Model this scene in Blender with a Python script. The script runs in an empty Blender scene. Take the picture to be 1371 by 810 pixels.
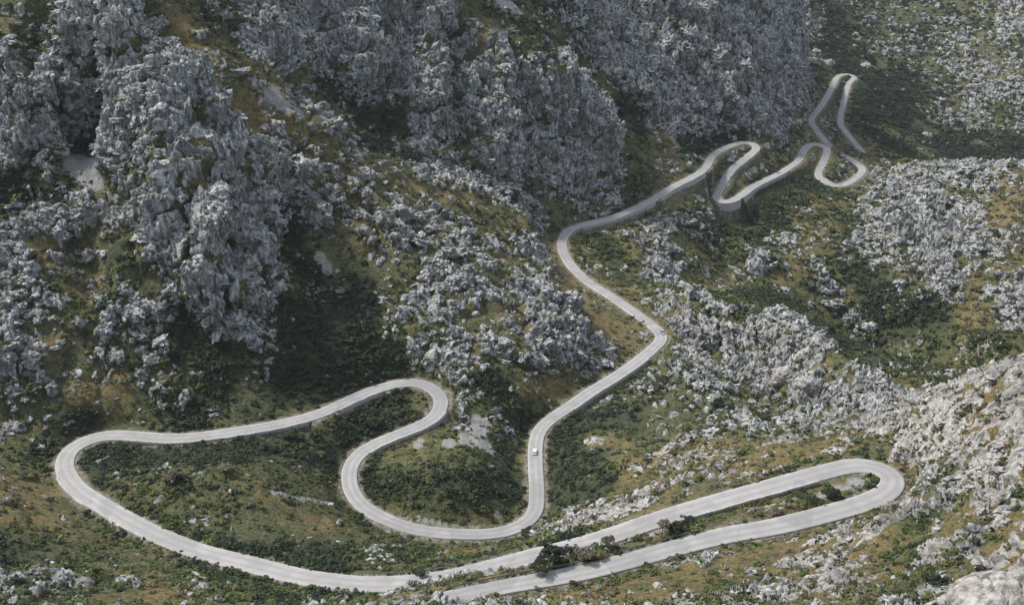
import bpy, math, random
import numpy as np
from mathutils import Vector, noise as mn
random.seed(7); rng = np.random.default_rng(7)
S = bpy.context.scene
COL = S.collection
R = math.radians

# ------------------------------------------------------------------ camera, sky, sun, exposure
FPX, PITCH, CW, CH, CZ = 1500.0, R(27.5), 1371, 810, 600.0
cam_d = bpy.data.cameras.new('camera'); cam = bpy.data.objects.new('camera', cam_d); COL.objects.link(cam)
cam.location = (0, 0, CZ); cam.rotation_euler = (R(90) - PITCH, 0, 0)
cam_d.sensor_width = 36; cam_d.lens = 36 * FPX / CW; cam_d.clip_start = 1; cam_d.clip_end = 12000
S.camera = cam
SUN_EL, SUN_AZ = R(52), R(-66)          # azimuth measured from +Y towards +X
w = bpy.data.worlds.new('World'); S.world = w; w.use_nodes = True
nt = w.node_tree; bg = nt.nodes['Background']
sky = nt.nodes.new('ShaderNodeTexSky'); sky.sky_type = 'NISHITA'; sky.sun_disc = False
sky.sun_elevation = SUN_EL; sky.sun_rotation = SUN_AZ; sky.air_density = 1.0; sky.dust_density = 3.0
mx = nt.nodes.new('ShaderNodeMix'); mx.data_type = 'RGBA'; mx.inputs[0].default_value = .45; mx.inputs[7].default_value = (5.6, 5.9, 6.3, 1)   # thin bright cloud veil
nt.links.new(sky.outputs[0], mx.inputs[6]); nt.links.new(mx.outputs[2], bg.inputs[0]); bg.inputs[1].default_value = 0.125
sd = bpy.data.lights.new('sun', 'SUN'); sd.energy = 3.2; sd.angle = R(7); sd.color = (1, .95, .88)
sun = bpy.data.objects.new('sun', sd); COL.objects.link(sun); sun.location = (0, 0, 1000)
sdir = Vector((math.sin(SUN_AZ) * math.cos(SUN_EL), math.cos(SUN_AZ) * math.cos(SUN_EL), math.sin(SUN_EL)))
sun.rotation_euler = sdir.to_track_quat('Z', 'Y').to_euler()
S.view_settings.view_transform = 'Standard'; S.view_settings.look = 'None'
S.view_settings.exposure = 0.70; S.view_settings.gamma = 1

# ------------------------------------------------------------------ helpers
def tag(o, label=None, cat=None, group=None, kind=None):
    for k, v in (('label', label), ('category', cat), ('group', group), ('kind', kind)):
        if v: o[k] = v
    return o
def link(o, parent=None):
    COL.objects.link(o)
    if parent is not None: o.parent = parent
    return o
def mesh_np(name, verts, faces, mat=None, smooth=False):
    """verts (N,3); faces (M,k) array or list of tuples."""
    me = bpy.data.meshes.new(name)
    if isinstance(faces, np.ndarray):
        M, k = faces.shape
        me.vertices.add(len(verts)); me.vertices.foreach_set('co', np.asarray(verts, np.float32).ravel())
        me.loops.add(M * k); me.loops.foreach_set('vertex_index', faces.astype(np.int32).ravel())
        me.polygons.add(M); me.polygons.foreach_set('loop_start', np.arange(0, M * k, k, dtype=np.int32))
        me.update(calc_edges=True)
    else:
        me.from_pydata([tuple(v) for v in verts], [], faces); me.update()
    if smooth: me.polygons.foreach_set('use_smooth', np.ones(len(me.polygons), bool))
    if mat: me.materials.append(mat)
    return me
def attr(me, name, vals):
    a = me.attributes.new(name, 'FLOAT', 'POINT'); a.data.foreach_set('value', np.asarray(vals, np.float32).ravel())
def sstep(a, b, x):
    t = np.clip((x - a) / (b - a), 0, 1); return t * t * (3 - 2 * t)
def ray(u, v):
    a = (np.asarray(u, float) - CW / 2) / FPX; b = -(np.asarray(v, float) - CH / 2) / FPX
    d = np.stack([a, math.cos(PITCH) + b * math.sin(PITCH), -math.sin(PITCH) + b * math.cos(PITCH)], -1)
    return d / np.linalg.norm(d, axis=-1, keepdims=True)

def _h(ix, iy, iz, s):
    h = (ix.astype(np.uint32) * np.uint32(374761393)) ^ (iy.astype(np.uint32) * np.uint32(668265263)) ^ (iz.astype(np.uint32) * np.uint32(2246822519)) ^ np.uint32((s * 3266489917) & 0xffffffff)
    h = (h ^ (h >> np.uint32(15))) * np.uint32(2246822519); h = (h ^ (h >> np.uint32(13))) * np.uint32(3266489917)
    return (h ^ (h >> np.uint32(16)))
def hf(ix, iy, iz, s): return _h(ix, iy, iz, s).astype(np.float32) * np.float32(2 / 4294967295.) - 1
def vn(p, s=0):
    """3D value noise in [-1,1]"""
    p = p.astype(np.float32); i = np.floor(p); f = p - i; i = i.astype(np.int64) & 0xffffffff
    f = f * f * (3 - 2 * f); x, y, z = i[:, 0], i[:, 1], i[:, 2]; x1, y1, z1 = x + 1, y + 1, z + 1
    L = lambda a, b, t: a + (b - a) * t
    fx, fy, fz = f[:, 0], f[:, 1], f[:, 2]
    a = L(L(hf(x, y, z, s), hf(x1, y, z, s), fx), L(hf(x, y1, z, s), hf(x1, y1, z, s), fx), fy)
    b = L(L(hf(x, y, z1, s), hf(x1, y, z1, s), fx), L(hf(x, y1, z1, s), hf(x1, y1, z1, s), fx), fy)
    return L(a, b, fz)
ROT = np.array([[.80, .48, -.36], [-.60, .64, -.48], [0, .6, .8]], np.float32)
def fbm(p, n=4, s=0, ridged=False):
    o = 0; a = 1; t = 0
    for k in range(n):
        v = vn(p, s + k * 17)
        if ridged: v = 1 - 2 * np.abs(v)
        o = o + a * v; t += a; a *= .5; p = p @ ROT.T * 2.03 + 13.7
    return o / t
def worley(p, s=0):
    """approximate 3D worley: F1, F2, cell id value"""
    p = p.astype(np.float32); b = np.floor(p - .5).astype(np.int64)
    F1 = np.full(len(p), 9., np.float32); F2 = F1.copy(); ID = np.zeros(len(p), np.float32); TL = ID.copy()
    for dx in (0, 1):
        for dy in (0, 1):
            for dz in (0, 1):
                c = b + np.array([dx, dy, dz]); m = c & 0xffffffff
                q = np.stack([hf(m[:, 0], m[:, 1], m[:, 2], s + k) for k in (1, 2, 3)], 1) * .36 + .5
                d = np.sqrt(((c + q - p) ** 2).sum(1)).astype(np.float32)
                n = d < F1; F2 = np.where(n, F1, np.minimum(F2, d)); F1 = np.where(n, d, F1)
                ID = np.where(n, hf(m[:, 0], m[:, 1], m[:, 2], s + 9), ID)
                dr = np.stack([hf(m[:, 0], m[:, 1], m[:, 2], s + k) for k in (11, 12, 13)], 1)
                TL = np.where(n, ((p - c - q) * dr).sum(1), TL)
    return F1, F2, ID, TL

# ------------------------------------------------------------------ the road's course
RP = [(560,812),(611,798),(651,790),(685,783),(786,765),(886,738),(969,717),(1037,705),(1106,688),(1161,672),(1186,660),(1197,646),(1192,634),(1175,626),(1147,622),(1106,631),(1037,650),(969,669),(900,689),(853,705),(786,727),(702,748),(651,761),(601,773),(551,780),(484,782),(440,777),(403,772),(336,755),(268,738),(201,711),(134,674),(101,651),(86,624),(97,600),(134,584),(168,583),(235,587),(302,580),(369,569),(419,557),(440,549),(484,528.5),(514,518),(550,512),(576,518),(591,534),(585,555),(564,569),(529,583),(493,599),(473,617),(467,638),(473,662),(493,682.6),(529,700),(558,709),(588,713),(618,715),(658,714.5),(690,707),(713,691),(719,668),(717,624),(717,597),(722,577),(739,560),(765,543),(785.6,528),(836,496.5),(869.5,471),(886,453),(876,438),(853,421),(819,397.5),(785.6,376),(762,352),(752,327),(762,308.6),(785.6,300),(819,292),(853,278),(873,268),(900,251),(927.5,237),(945,225),(955,208),(979,195),(1000,191),(1013,197.5),(1000,211),(979,228),(965,251),(960,265),(969,271),(986,266),(1010,249),(1044,232),(1068,216),(1078,199),(1090,193),(1107,199),(1102,218),(1095,233),(1106,244.5),(1124,249),(1143,241),(1155,227),(1140,214),(1116,203),(1105,190),(1093,175),(1086,161),(1100,141),(1114,117.5),(1121,104),(1132,100),(1144,104),(1136,113),(1130,134),(1124.5,162),(1130,174),(1147,195),(1165.5,213),(1180,215)]
RP = np.array(RP, float)
def catmull(p, n=8):
    out = []; q = np.vstack([2 * p[0] - p[1], p, 2 * p[-1] - p[-2]])
    for i in range(1, len(q) - 2):
        a, b, c, d = q[i - 1:i + 3]
        for k in range(n):
            t = k / n; out.append(.5 * ((2 * b) + (c - a) * t + (2 * a - 5 * b + 4 * c - d) * t * t + (3 * b - a - 3 * c + d) * t ** 3))
    out.append(q[-2]); return np.array(out)
pp = catmull(RP); rr = ray(pp[:, 0], pp[:, 1])
z = -150.0; X = [rr[0] * (z / rr[0, 2])]
for i in range(1, len(pp)):                       # an even 8 % descent gives every point its height
    d = rr[i]; zz = z
    for _ in range(20):
        p = d * (zz / d[2]); zz = .5 * zz + .5 * (z - .08 * np.hypot(*(p - X[-1])[:2]))
    z = zz; X.append(d * (z / d[2]))
X = np.array(X)
s0 = np.r_[0, np.cumsum(np.hypot(*np.diff(X[:, :2], axis=0).T))]
SS = np.arange(0, s0[-1], 1.5); RC = np.stack([np.interp(SS, s0, X[:, k]) for k in range(3)], 1)
def smooth1(a, n):
    k = np.hanning(n + 2)[1:-1]; k /= k.sum(); e = n // 2
    q = np.pad(a, [(e, e), (0, 0)], mode='edge'); q[:e] += (a[0] - a[1]) * np.arange(e, 0, -1)[:, None]
    return np.stack([np.convolve(q[:, c], k, 'valid') for c in range(3)], 1)
RC = smooth1(RC, 7)
T = np.gradient(RC[:, :2], axis=0); T /= np.linalg.norm(T, axis=1)[:, None]; NR = np.stack([-T[:, 1], T[:, 0]], 1)   # left normal
HW = np.interp(SS, [0, 100, 150, 420, 480, 600, 700, 1000, 1400, 2030], [1.95, 2.8, 2.7, 2.35, 2.25, 2.2, 2.35, 2.2, 2.35, 2.3])   # half width

# ------------------------------------------------------------------ terrain: control points (pixel, distance)
CT = [(0,640,318),(0,700,290),(0,810,252),(150,790,256),(300,806,246),(430,808,243),(20,570,345),(-150,810,250),(-150,600,330),(-150,400,370),(-150,200,410),(-150,0,450),
(1000,800,206),(1200,800,200),(1371,810,185),(1371,700,222),(1371,600,258),(1371,505,292),(1250,640,270),(1290,535,300),(1215,562,315),(1100,595,318),(1000,605,312),(1550,810,175),(1550,600,230),(1550,450,280),(1290,720,225),(1150,740,235),(850,800,212),(700,808,214),
(900,600,338),(800,620,330),(850,560,365),(950,560,365),(900,500,405),(950,470,425),(950,430,446),(1050,500,400),(1100,530,380),(1170,560,350),(1000,540,385),
(930,408,458),(1000,430,446),(1060,455,430),(1120,500,405),(1180,548,370),
(1010,405,575),(1090,440,590),(1150,480,585),(1210,520,560),(1020,450,436),(1090,480,414),(900,350,548),(950,330,612),(965,290,652),(1000,290,668),(930,390,545),(1050,340,612),(1060,400,560),(1120,450,540),(1200,500,520),(1300,450,570),(1300,520,520),(1371,450,570),(1371,490,540),(1000,380,545),
(1106,265,715),(1150,300,690),(1100,310,655),(1200,240,765),(1250,310,680),(1220,400,600),(1300,340,640),(1371,300,680),(1371,400,600),(1300,222,790),(1371,260,720),(1180,350,640),(1550,300,650),(1550,450,540),
(1371,225,1050),(1250,190,1080),(1200,150,1100),(1170,100,1150),(1250,60,1250),(1371,0,1350),(1371,120,1180),(1100,80,1130),(1100,15,1220),(1200,0,1330),(1200,-120,1500),(1371,-120,1520),(1600,-50,1500),(1600,150,1150),
(950,182,728),(1000,100,765),(950,20,770),(1060,60,860),(1070,130,840),(850,150,660),(850,50,720),(800,0,735),(1040,165,800),(900,90,720),(1040,0,880),(900,-120,790),(1050,-120,930),
(700,270,540),(820,235,600),(650,150,545),(600,50,560),(750,100,590),(800,180,605),(740,200,575),(480,180,475),(450,130,500),(560,120,530),(500,60,525),(450,0,540),(700,0,640),(775,50,665),(600,0,575),(840,200,625),(600,-120,620),(750,-120,700),(400,-120,560),
(610,500,361),(650,450,380),(700,400,405),(770,410,425),(750,480,390),(700,520,365),(700,340,445),(600,380,395),(550,400,385),(650,320,440),(730,310,480),(600,300,430),(500,330,400),(500,250,425),(600,240,475),(560,440,372),(680,580,350),(800,430,428),(770,500,392),
(480,460,363),(400,480,358),(400,400,380),(450,360,392),(400,300,400),(380,250,396),(350,430,360),(250,400,363),(200,480,352),(100,540,343),(100,450,356),(0,450,356),(0,330,378),(120,310,384),(130,250,398),(130,200,412),(30,200,402),(0,100,425),(0,0,448),(100,50,420),
(250,330,360),(250,200,378),(300,230,376),(340,330,366),(200,120,395),(150,60,412),(130,10,428),(250,20,440),(300,100,420),(350,40,455),(380,140,428),(330,0,470),(420,210,420),(400,60,480),(130,-120,460),(300,-120,500),(-100,-120,480),
(300,500,352),(350,530,350),(250,640,305),(640,620,322),(600,660,316),(380,640,310)]
CT = np.array(CT, float)
C3 = ray(CT[:, 0], CT[:, 1]) * CT[:, 2:3]
EX = np.array([(0,20,-60),(-150,60,-110),(150,60,-90),(-300,100,-150),(350,80,-70),(0,110,-105),(-120,150,-140),(120,130,-110),(-700,300,-40),(-700,900,60),(-300,1000,20),(0,1100,-20),(400,1600,-150),(900,1700,-150),(1000,300,-60),(1000,800,-150),(-600,2100,50),(300,2200,-60),(1000,2200,-60),(-200,750,0),(100,850,-90)], float)
rd = RC[::8]
CP = np.vstack([C3, EX, rd, rd + np.c_[NR[::8] * 5, np.zeros(len(rd))]])
CP = CP[np.r_[True, [np.min(np.hypot(*(CP[:i, :2] - CP[i, :2]).T)) > 2.0 for i in range(1, len(CP))]]]
NC = len(CP); SC = 300.
def kern(d2): return np.where(d2 > 0, d2 * np.log(d2 + 1e-12) * .5, 0)
xy = CP[:, :2] / SC; A = kern(((xy[:, None] - xy[None]) ** 2).sum(-1)) + np.eye(NC) * 6e-4
Pm = np.c_[np.ones(NC), xy]; M = np.block([[A, Pm], [Pm.T, np.zeros((3, 3))]])
sol = np.linalg.solve(M, np.r_[CP[:, 2], 0, 0, 0])
GX0, GY0, GS = -800., 0., 5.; gnx, gny = 400, 480
gx = GX0 + np.arange(gnx) * GS; gy = GY0 + np.arange(gny) * GS
G = np.zeros((gny, gnx))
for j in range(gny):
    q = np.stack([gx, np.full(gnx, gy[j])], 1) / SC
    G[j] = kern(((q[:, None] - xy[None]) ** 2).sum(-1)) @ sol[:NC] + sol[NC] + q @ sol[NC + 1:]
G = np.clip(G, -420, 200)
def samp(Gd, x, y, x0=GX0, y0=GY0, s=GS):
    fx = np.clip((x - x0) / s, 0, Gd.shape[1] - 1.001); fy = np.clip((y - y0) / s, 0, Gd.shape[0] - 1.001)
    i = fx.astype(int); j = fy.astype(int); a = fx - i; b = fy - j
    return (Gd[j, i] * (1 - a) + Gd[j, i + 1] * a) * (1 - b) + (Gd[j + 1, i] * (1 - a) + Gd[j + 1, i + 1] * a) * b
def hit(u, v):
    d = ray(u, v); t = np.full(len(d), 100.); done = np.zeros(len(d), bool)
    for _ in range(900):
        p = d * t[:, None]; g = p[:, 2] - samp(G, p[:, 0], p[:, 1]); done |= g < 0
        t = np.where(done, t, t + np.maximum(g * .35, .8))
    return d * t[:, None]
# road rasters: distance, height, station on a 1 m grid
rx0, ry0, rs = -160., 120., 1.0; rnx, rny = 560, 1000
RD = np.full((rny, rnx), 99., np.float32); RZ = np.zeros_like(RD); RSD = np.zeros_like(RD); RK = np.zeros((rny, rnx), np.int32)
for k in range(len(RC)):
    cx, cy, cz = RC[k]; i0 = int(cx - rx0); j0 = int(cy - ry0)
    i1, i2, j1, j2 = max(i0 - 24, 0), min(i0 + 26, rnx), max(j0 - 24, 0), min(j0 + 26, rny)
    if i2 <= i1 or j2 <= j1: continue
    yy, xx = np.mgrid[j1:j2, i1:i2]; ax = xx + rx0 - cx; ay = yy + ry0 - cy
    dd = np.hypot(ax, ay); w_ = dd < RD[j1:j2, i1:i2]
    al = ax * T[k, 0] + ay * T[k, 1]
    RD[j1:j2, i1:i2][w_] = dd[w_]; RZ[j1:j2, i1:i2][w_] = (cz - .08 * np.clip(al, -1, 1))[w_]
    RK[j1:j2, i1:i2][w_] = k
    RSD[j1:j2, i1:i2][w_] = (ax * NR[k, 0] + ay * NR[k, 1])[w_]
def road_at(x, y):
    i = np.clip(np.round((x - rx0) / rs), 0, rnx - 1).astype(int); j = np.clip(np.round((y - ry0) / rs), 0, rny - 1).astype(int)
    out = (x < rx0) | (x > rx0 + rnx) | (y < ry0) | (y > ry0 + rny)
    return np.where(out, 99, samp(RD, x, y, rx0, ry0, rs)), RZ[j, i], RSD[j, i], RK[j, i]
def topix(Q):
    d = Q[..., 1] * math.cos(PITCH) - Q[..., 2] * math.sin(PITCH); b_ = Q[..., 1] * math.sin(PITCH) + Q[..., 2] * math.cos(PITCH)
    return np.stack([CW / 2 + FPX * Q[..., 0] / d, CH / 2 - FPX * b_ / d], -1)
RPX = topix(RC)
def station(u, v): return int(np.argmin(np.hypot(RPX[:, 0] - u, RPX[:, 1] - v)))
# retaining walls: from, to, a point on their side, height, parapet height
WALLS = [((958,262),(988,266),(965,285),3.2,.3,'grey masonry retaining wall under the tip of the distant hairpin'),
 ((989,265),(1052,228),(1020,262),2.4,.3,'long grey retaining wall under the road leaving the distant hairpin'),
 ((1012,199),(972,238),(1000,225),1.3,.3,'grey retaining wall below the middle leg of the distant hairpin'),
 ((775,303),(873,268),(830,305),1.8,.3,'grey retaining wall below the road above the green hollow'),
 ((878,265),(940,228),(910,262),1.4,.25,'thin retaining wall below the road rising to the distant hairpin'),
 ((180,583),(415,558),(300,600),.7,.35,'low pale stone wall along the inner edge of the upper left road'),
 ((445,547),(512,518),(480,545),1.0,.3,'brown stone wall under the road entering the S-curve'),
 ((905,687),(1090,636),(1000,680),1.1,.4,'low wall under the upper leg of the right hairpin'),
 ((588,550),(482,607),(540,600),1.2,.35,'grey stone wall on the outer side of the S-curve middle leg'),
 ((762,545),(862,477),(820,520),1.2,.4,'grey stone wall under the road climbing to the grey car'),
 ((1100,240),(1150,234),(1120,262),2.0,.5,'pale retaining wall round the bottom of the small far loop'),
 ((205,713),(88,632),(110,690),1.0,.6,'broken pale parapet wall on the outer edge of the left hairpin')]
WH = np.zeros((len(RC), 2))
for W_ in WALLS:
    a_, b_ = sorted((station(*W_[0]), station(*W_[1]))); mk = (a_ + b_) // 2
    pl = topix(RC[mk] + np.r_[NR[mk] * 4, 0]); pr = topix(RC[mk] - np.r_[NR[mk] * 4, 0])
    sd_ = 0 if np.hypot(*(pl - W_[2])) < np.hypot(*(pr - W_[2])) else 1
    WH[a_:b_, sd_] = W_[3]

# ------------------------------------------------------------------ ground cover classes, one character per patch of hillside
CLS = """
rmRRromRrR RRRRsgmRRR RRRRdmmmmr
rrRRRRoRrR RRRRRgMRRR RRRrdmmmrm
rRrRrRmOOd rrRRRRRrRr RRRrgddmrr
RRrRrRroor ddRRRRRRkR rRrOgddmrm
RmkrMRRrrM rmRmRRRRgM mrOMOOdddd
kmsgrRRrRM MMrRrmRRgo rggdgrrrrM
rrrRRRRRkr rrrmgrgrmr mgdOgrRRro
rMrdrRRRds grrrMrOdOr ggmMmrRRrM
rmomgRRrgg dmrrrroogr OOMmgdmRMr
rrmrrdRrkd drrrrRroOr rmdOmdddor
rMmrmddmdd kdmrrrrrOr rrrrdgmggg
mrMMmgdmkd kkrddOOmmm rmrrggOggl
rmdrmdmdgg ddgmmddddr mrmrrrllll
gddkkkkddd dssgdOddgM MMMOMgllll
oOdggggsgs ddddddddgM rMMgsmlmll
OOgggggggO gsggggrlll gOMMrMlmll
dgggOgdddd gggOgsdmmM rMMlllglml
mrggoOgggd ggglOMMOOM MgrMlMgmll
""".strip().replace(' ', '').splitlines()
CV = {'R': (1.0, .5, 0), 'r': (.72, .4, 0), 'm': (.48, .25, 0), 'M': (.5, .75, 0), 'g': (.16, .35, 0), 'd': (.12, .1, 0), 'k': (.1, 0, 0), 'o': (.2, 1, 0), 'O': (.3, .7, 0), 's': (.2, .5, 0), 'l': (.84, .75, 0)}
uu, vv, cc = [], [], []
for r_, row in enumerate(CLS):
    assert len(row) == 30, (r_, len(row))
    for c_, ch in enumerate(row):
        uu.append(c_ * 45.7 + 22.8); vv.append(r_ * 45 + 22.5)
        q = CV[ch]; cc.append((q[0], q[1], q[2], {'k': 1., 'd': .8, 'g': .45, 'm': .5}.get(ch, .3), 1. if ch in 'lOMo' and r_ > 10 and c_ > 15 else 0.))
def stroke(ch, rad, *pts):
    for (u0, v0), (u1, v1) in zip(pts[:-1], pts[1:]):
        n_ = max(int(math.hypot(u1 - u0, v1 - v0) / 9), 1)
        for k_ in range(n_):
            uu.append(u0 + (u1 - u0) * k_ / n_); vv.append(v0 + (v1 - v0) * k_ / n_); q = CV[ch]
            cc.append((q[0], q[1], q[2], {'k': 1., 'd': .8, 'g': .45, 'm': .5}.get(ch, .3), 0.)); rad_.append(rad)
rad_ = [.018] * len(cc)
stroke('O', .011, (235,40),(270,70),(310,125),(340,150),(400,170),(450,205),(520,235),(600,270),(660,300),(730,325))
stroke('o', .009, (330,145),(400,165)); stroke('g', .01, (620,0),(700,40),(760,60),(790,95),(830,150),(845,215),(870,230))
stroke('g', .009, (255,10),(300,60),(330,100)); stroke('k', .008, (122,60),(125,120),(118,175),(95,195)); stroke('k', .007, (612,40),(612,110),(616,175))  # darkest cover along the clefts paints in their deep shade
stroke('d', .010, (440,135),(490,150),(530,165)); stroke('d', .009, (470,190),(540,215)); stroke('k', .008, (375,265),(385,310),(400,340),(440,400))  # the k stroke paints the shade of the cave and its gully
stroke('k', .007, (830,145),(870,158)); stroke('k', .007, (920,200),(970,185),(1010,180)); stroke('d', .008, (20,40),(60,55),(70,75))  # k strokes paint the shaded gully and cliff foot above the hairpin
stroke('O', .009, (10,80),(60,95)); stroke('R', .009, (800,195),(820,200)); stroke('O', .010, (790,330),(800,380),(850,400),(870,380)); stroke('R', .010, (860,300),(890,330),(870,360))
stroke('R', .012, (1010,340),(1025,370)); stroke('R', .008, (1060,325),(1100,370),(1130,420),(1170,445)); stroke('O', .011, (1090,270),(1110,300),(1060,380),(1000,370))
stroke('d', .010, (1060,250),(1040,290),(1000,310),(950,310)); stroke('O', .009, (1180,170),(1240,200),(1190,215)); stroke('d', .012, (1160,130),(1220,190),(1330,200))
stroke('R', .014, (905,425),(960,475),(1050,500),(1120,530),(1178,550)); stroke('d', .013, (1000,395),(1070,420),(1130,470),(1180,515)); stroke('g', .012, (960,400),(1230,530),(1300,500))
stroke('R', .012, (560,470),(600,500),(625,540)); stroke('d', .009, (770,560),(740,600),(745,650)); stroke('O', .012, (800,590),(860,620),(830,670))
cc = np.array(cc); rad_ = np.array(rad_); cw = hit(np.array(uu), np.array(vv)); cdist = np.linalg.norm(cw, axis=1)
def classes(P):
    """rock, ochre, scree, shrub density with painted shade, warm"""
    out = np.zeros((len(P), 5))
    for a in range(0, len(P), 4000):
        d2 = ((P[a:a + 4000, None] - cw[None]) ** 2 * np.array([1, .6, 1])).sum(-1) / (cdist * rad_) ** 2
        wt = 1 / (d2 + .3) ** 2.6; out[a:a + 4000] = wt @ cc / wt.sum(1)[:, None]
    return out

# ------------------------------------------------------------------ terrain mesh: a polar sheet with finer rows where the ground faces the viewer
NA, NRD = 1080, 1080
az = np.concatenate([np.linspace(-50, -29, 50, endpoint=False), np.linspace(-29, 29, NA - 100), np.linspace(29, 50, 51)[1:]]); az = np.radians(az)
rf = np.concatenate([np.arange(30, 170, 2.), np.arange(170, 1000, .8), np.arange(1000, 1700, 2.), np.arange(1700, 3200, 20)])
sa, ca = np.sin(az), np.cos(az)
BX = np.zeros((NRD, NA)); BY = BX.copy()
wts = np.zeros((NA, len(rf)))
for a in range(NA):
    zc = samp(G, rf * sa[a], rf * ca[a]); dr = np.gradient(rf); dz = np.gradient(zc)
    dist = np.hypot(rf, zc); face = np.abs(-zc / dist * dr + rf / dist * dz) / dist          # angular height of the step
    wts[a] = (face + .22 * np.hypot(dr, dz) / dist) * np.where(rf < 170, .25, 1) * np.where(rf > 1400, .4, 1)
k = np.hanning(33); k /= k.sum()
wts = np.apply_along_axis(lambda c: np.convolve(np.pad(c, 16, mode='edge'), k, 'valid'), 0, wts)
for a in range(NA):
    cu = np.cumsum(wts[a]); cu = (cu - cu[0]) / (cu[-1] - cu[0]); rq = np.interp(np.linspace(0, 1, NRD), cu, rf)
    BX[:, a] = rq * sa[a]; BY[:, a] = rq * ca[a]
bx, by = BX.ravel(), BY.ravel(); bz = samp(G, bx, by)
e = 4.
gxn = (samp(G, bx + e, by) - samp(G, bx - e, by)) / (2 * e); gyn = (samp(G, bx, by + e) - samp(G, bx, by - e)) / (2 * e)
slope = np.hypot(gxn, gyn); N3 = np.stack([-gxn, -gyn, np.ones_like(gxn)], 1); N3 /= np.linalg.norm(N3, axis=1)[:, None]
B3 = np.stack([bx, by, bz], 1)
st = 9; ri = np.arange(0, NRD, st); ai = np.arange(0, NA, st)
cg = classes(B3.reshape(NRD, NA, 3)[ri][:, ai].reshape(-1, 3)).reshape(len(ri), len(ai), 5)
fj = np.clip(np.arange(NRD) / st, 0, len(ri) - 1.001); fi = np.clip(np.arange(NA) / st, 0, len(ai) - 1.001)
j = fj.astype(int); i = fi.astype(int); b = (fj - j)[:, None, None]; a = (fi - i)[None, :, None]
cg = (cg[j][:, i] * (1 - a) + cg[j][:, i + 1] * a) * (1 - b) + (cg[j + 1][:, i] * (1 - a) + cg[j + 1][:, i + 1] * a) * b
cg = cg.reshape(-1, 5)
P = B3.copy(); P[:, 2] += CZ
rdist, rz, rside, rk_ = road_at(bx, by)
wh = np.where(rside > 0, WH[rk_, 0], WH[rk_, 1]) * (rdist < 22)
hw_ = HW[rk_]
n1 = fbm(P / np.array([16, 16, 30]), 4, 5); n2 = fbm(P / np.array([4.2, 4.2, 7]), 3, 11)
dip = np.stack([(P[:, 0] * .82 + P[:, 1] * .57) * .24, (-P[:, 0] * .57 + P[:, 1] * .82), P[:, 2]], 1)     # long slabs on the near slope
n1 = n1 * (1 - cg[:, 4]) + fbm(dip / 9, 4, 6) * cg[:, 4]; n2 = n2 * (1 - cg[:, 4]) + fbm(dip / 2.6, 3, 12) * cg[:, 4]
VS = np.array([1, 1, .34])
big = fbm(P / np.array([42, 42, 70]), 4, 21, True)
mid = fbm(P * VS / 13, 3, 31, True)
PW = P * VS
PW = PW * (1 - cg[:, 4:5]) + dip * cg[:, 4:5]
F1, F2, ID, TL = worley(PW / 6.6 + n1[:, None] * .5, 3)
f1, f2, id2, tl2 = worley(PW / 2.3 + n2[:, None] * .4, 8)
wrp = fbm(P / 9, 2, 55)[:, None] * .22
H1, H2, HID, HT = worley(P / np.array([13, 13, 42]) + wrp, 23)                    # big fissured blocks
hc = np.minimum(H2 - H1, .3)
rock = sstep(-.16, .16, (cg[:, 0] - .56) * 1.15 + n1 * .95 + n2 * .9 + np.clip(slope - .95, -.3, .5) * .35)
SCR = [(105,222,17),(122,232,18),(130,250,10),(146,215,11),(362,130,12),(378,142,13),(395,152,10),(430,162,8),(428,348,9),(437,360,9),(672,4,12),(688,12,12),(705,22,9),(640,572,16),(625,590,15),(650,600,12),(600,592,10),(560,590,9),(1128,655,13),(1145,645,12),(1100,668,8),(520,705,6)] + [(365 + 8 * k_, 662 + 1.4 * k_, 4) for k_ in range(11)] + [(560 + 9 * k_, 693 + 1.8 * k_, 4) for k_ in range(9)] + [(945 + 2 * k_, 640 - 8 * k_, 4) for k_ in range(5)]
SCR = np.array(SCR, float); sw = hit(SCR[:, 0], SCR[:, 1]); sr_ = SCR[:, 2] / FPX * np.linalg.norm(sw, axis=1); scree = np.zeros(len(bx))
for q in range(len(SCR)):
    dq = np.sqrt((bx - sw[q, 0]) ** 2 + ((by - sw[q, 1]) * .62) ** 2 + (bz - sw[q, 2]) ** 2 * .5); scree = np.maximum(scree, 1 - sstep(.75, 1.15, dq / sr_[q] + n2 * .3))
rock *= 1 - .9 * (1 - sstep(.015, .07, H2 - H1)) * sstep(-.5, .1, n2 + .2) * (1 - cg[:, 4])      # plants in the fissures, their dark colour also painting crevice shade
rock *= 1 - .75 * (1 - sstep(.02, .10, F2 - F1)) * sstep(-.15, .35, n1 + n2)  # plant green along the smaller cracks also paints their shade
rock *= 1 - scree
away = sstep(4.5, 11, rdist)
rock *= sstep(4.0, 7, rdist)
fine = fbm(P / 1.6, 2, 41)
cr1 = np.minimum(F2 - F1, .35); cr2 = np.minimum(f2 - f1, .35)
rsc = sstep(200, 420, np.hypot(bx, by)) * .45 + .55
ribs = fbm(P / np.array([8, 8, 60]) + .06 * np.sin(P[:, ::-1] / 17), 3, 71, True)                                   # long vertical ribs and fissures
cell = .55 + .75 * sstep(-.3, .4, fbm(P / 23, 2, 77)) * (1 - .35 * cg[:, 4])                            # smoother faces beside rough ones
steep = sstep(.5, 1.1, slope)
disp = cg[:, 0] * (3.2 * (ribs - .2) * steep + (15 * (hc - .2) + 2.0 * HID + 3.2 * HT) * (.4 + .6 * steep) * (1 - cg[:, 4])) * sstep(5, 20, rdist)
wv = fbm(P / 7, 2, 91)[:, None] * .35
fl1 = fbm(P / np.array([3.6, 3.6, 13]) + wv, 3, 93, True); fl2 = fbm(P / np.array([1.5, 1.5, 4.5]) + wv * 2, 2, 97, True)   # rain flutes running down the faces
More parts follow.
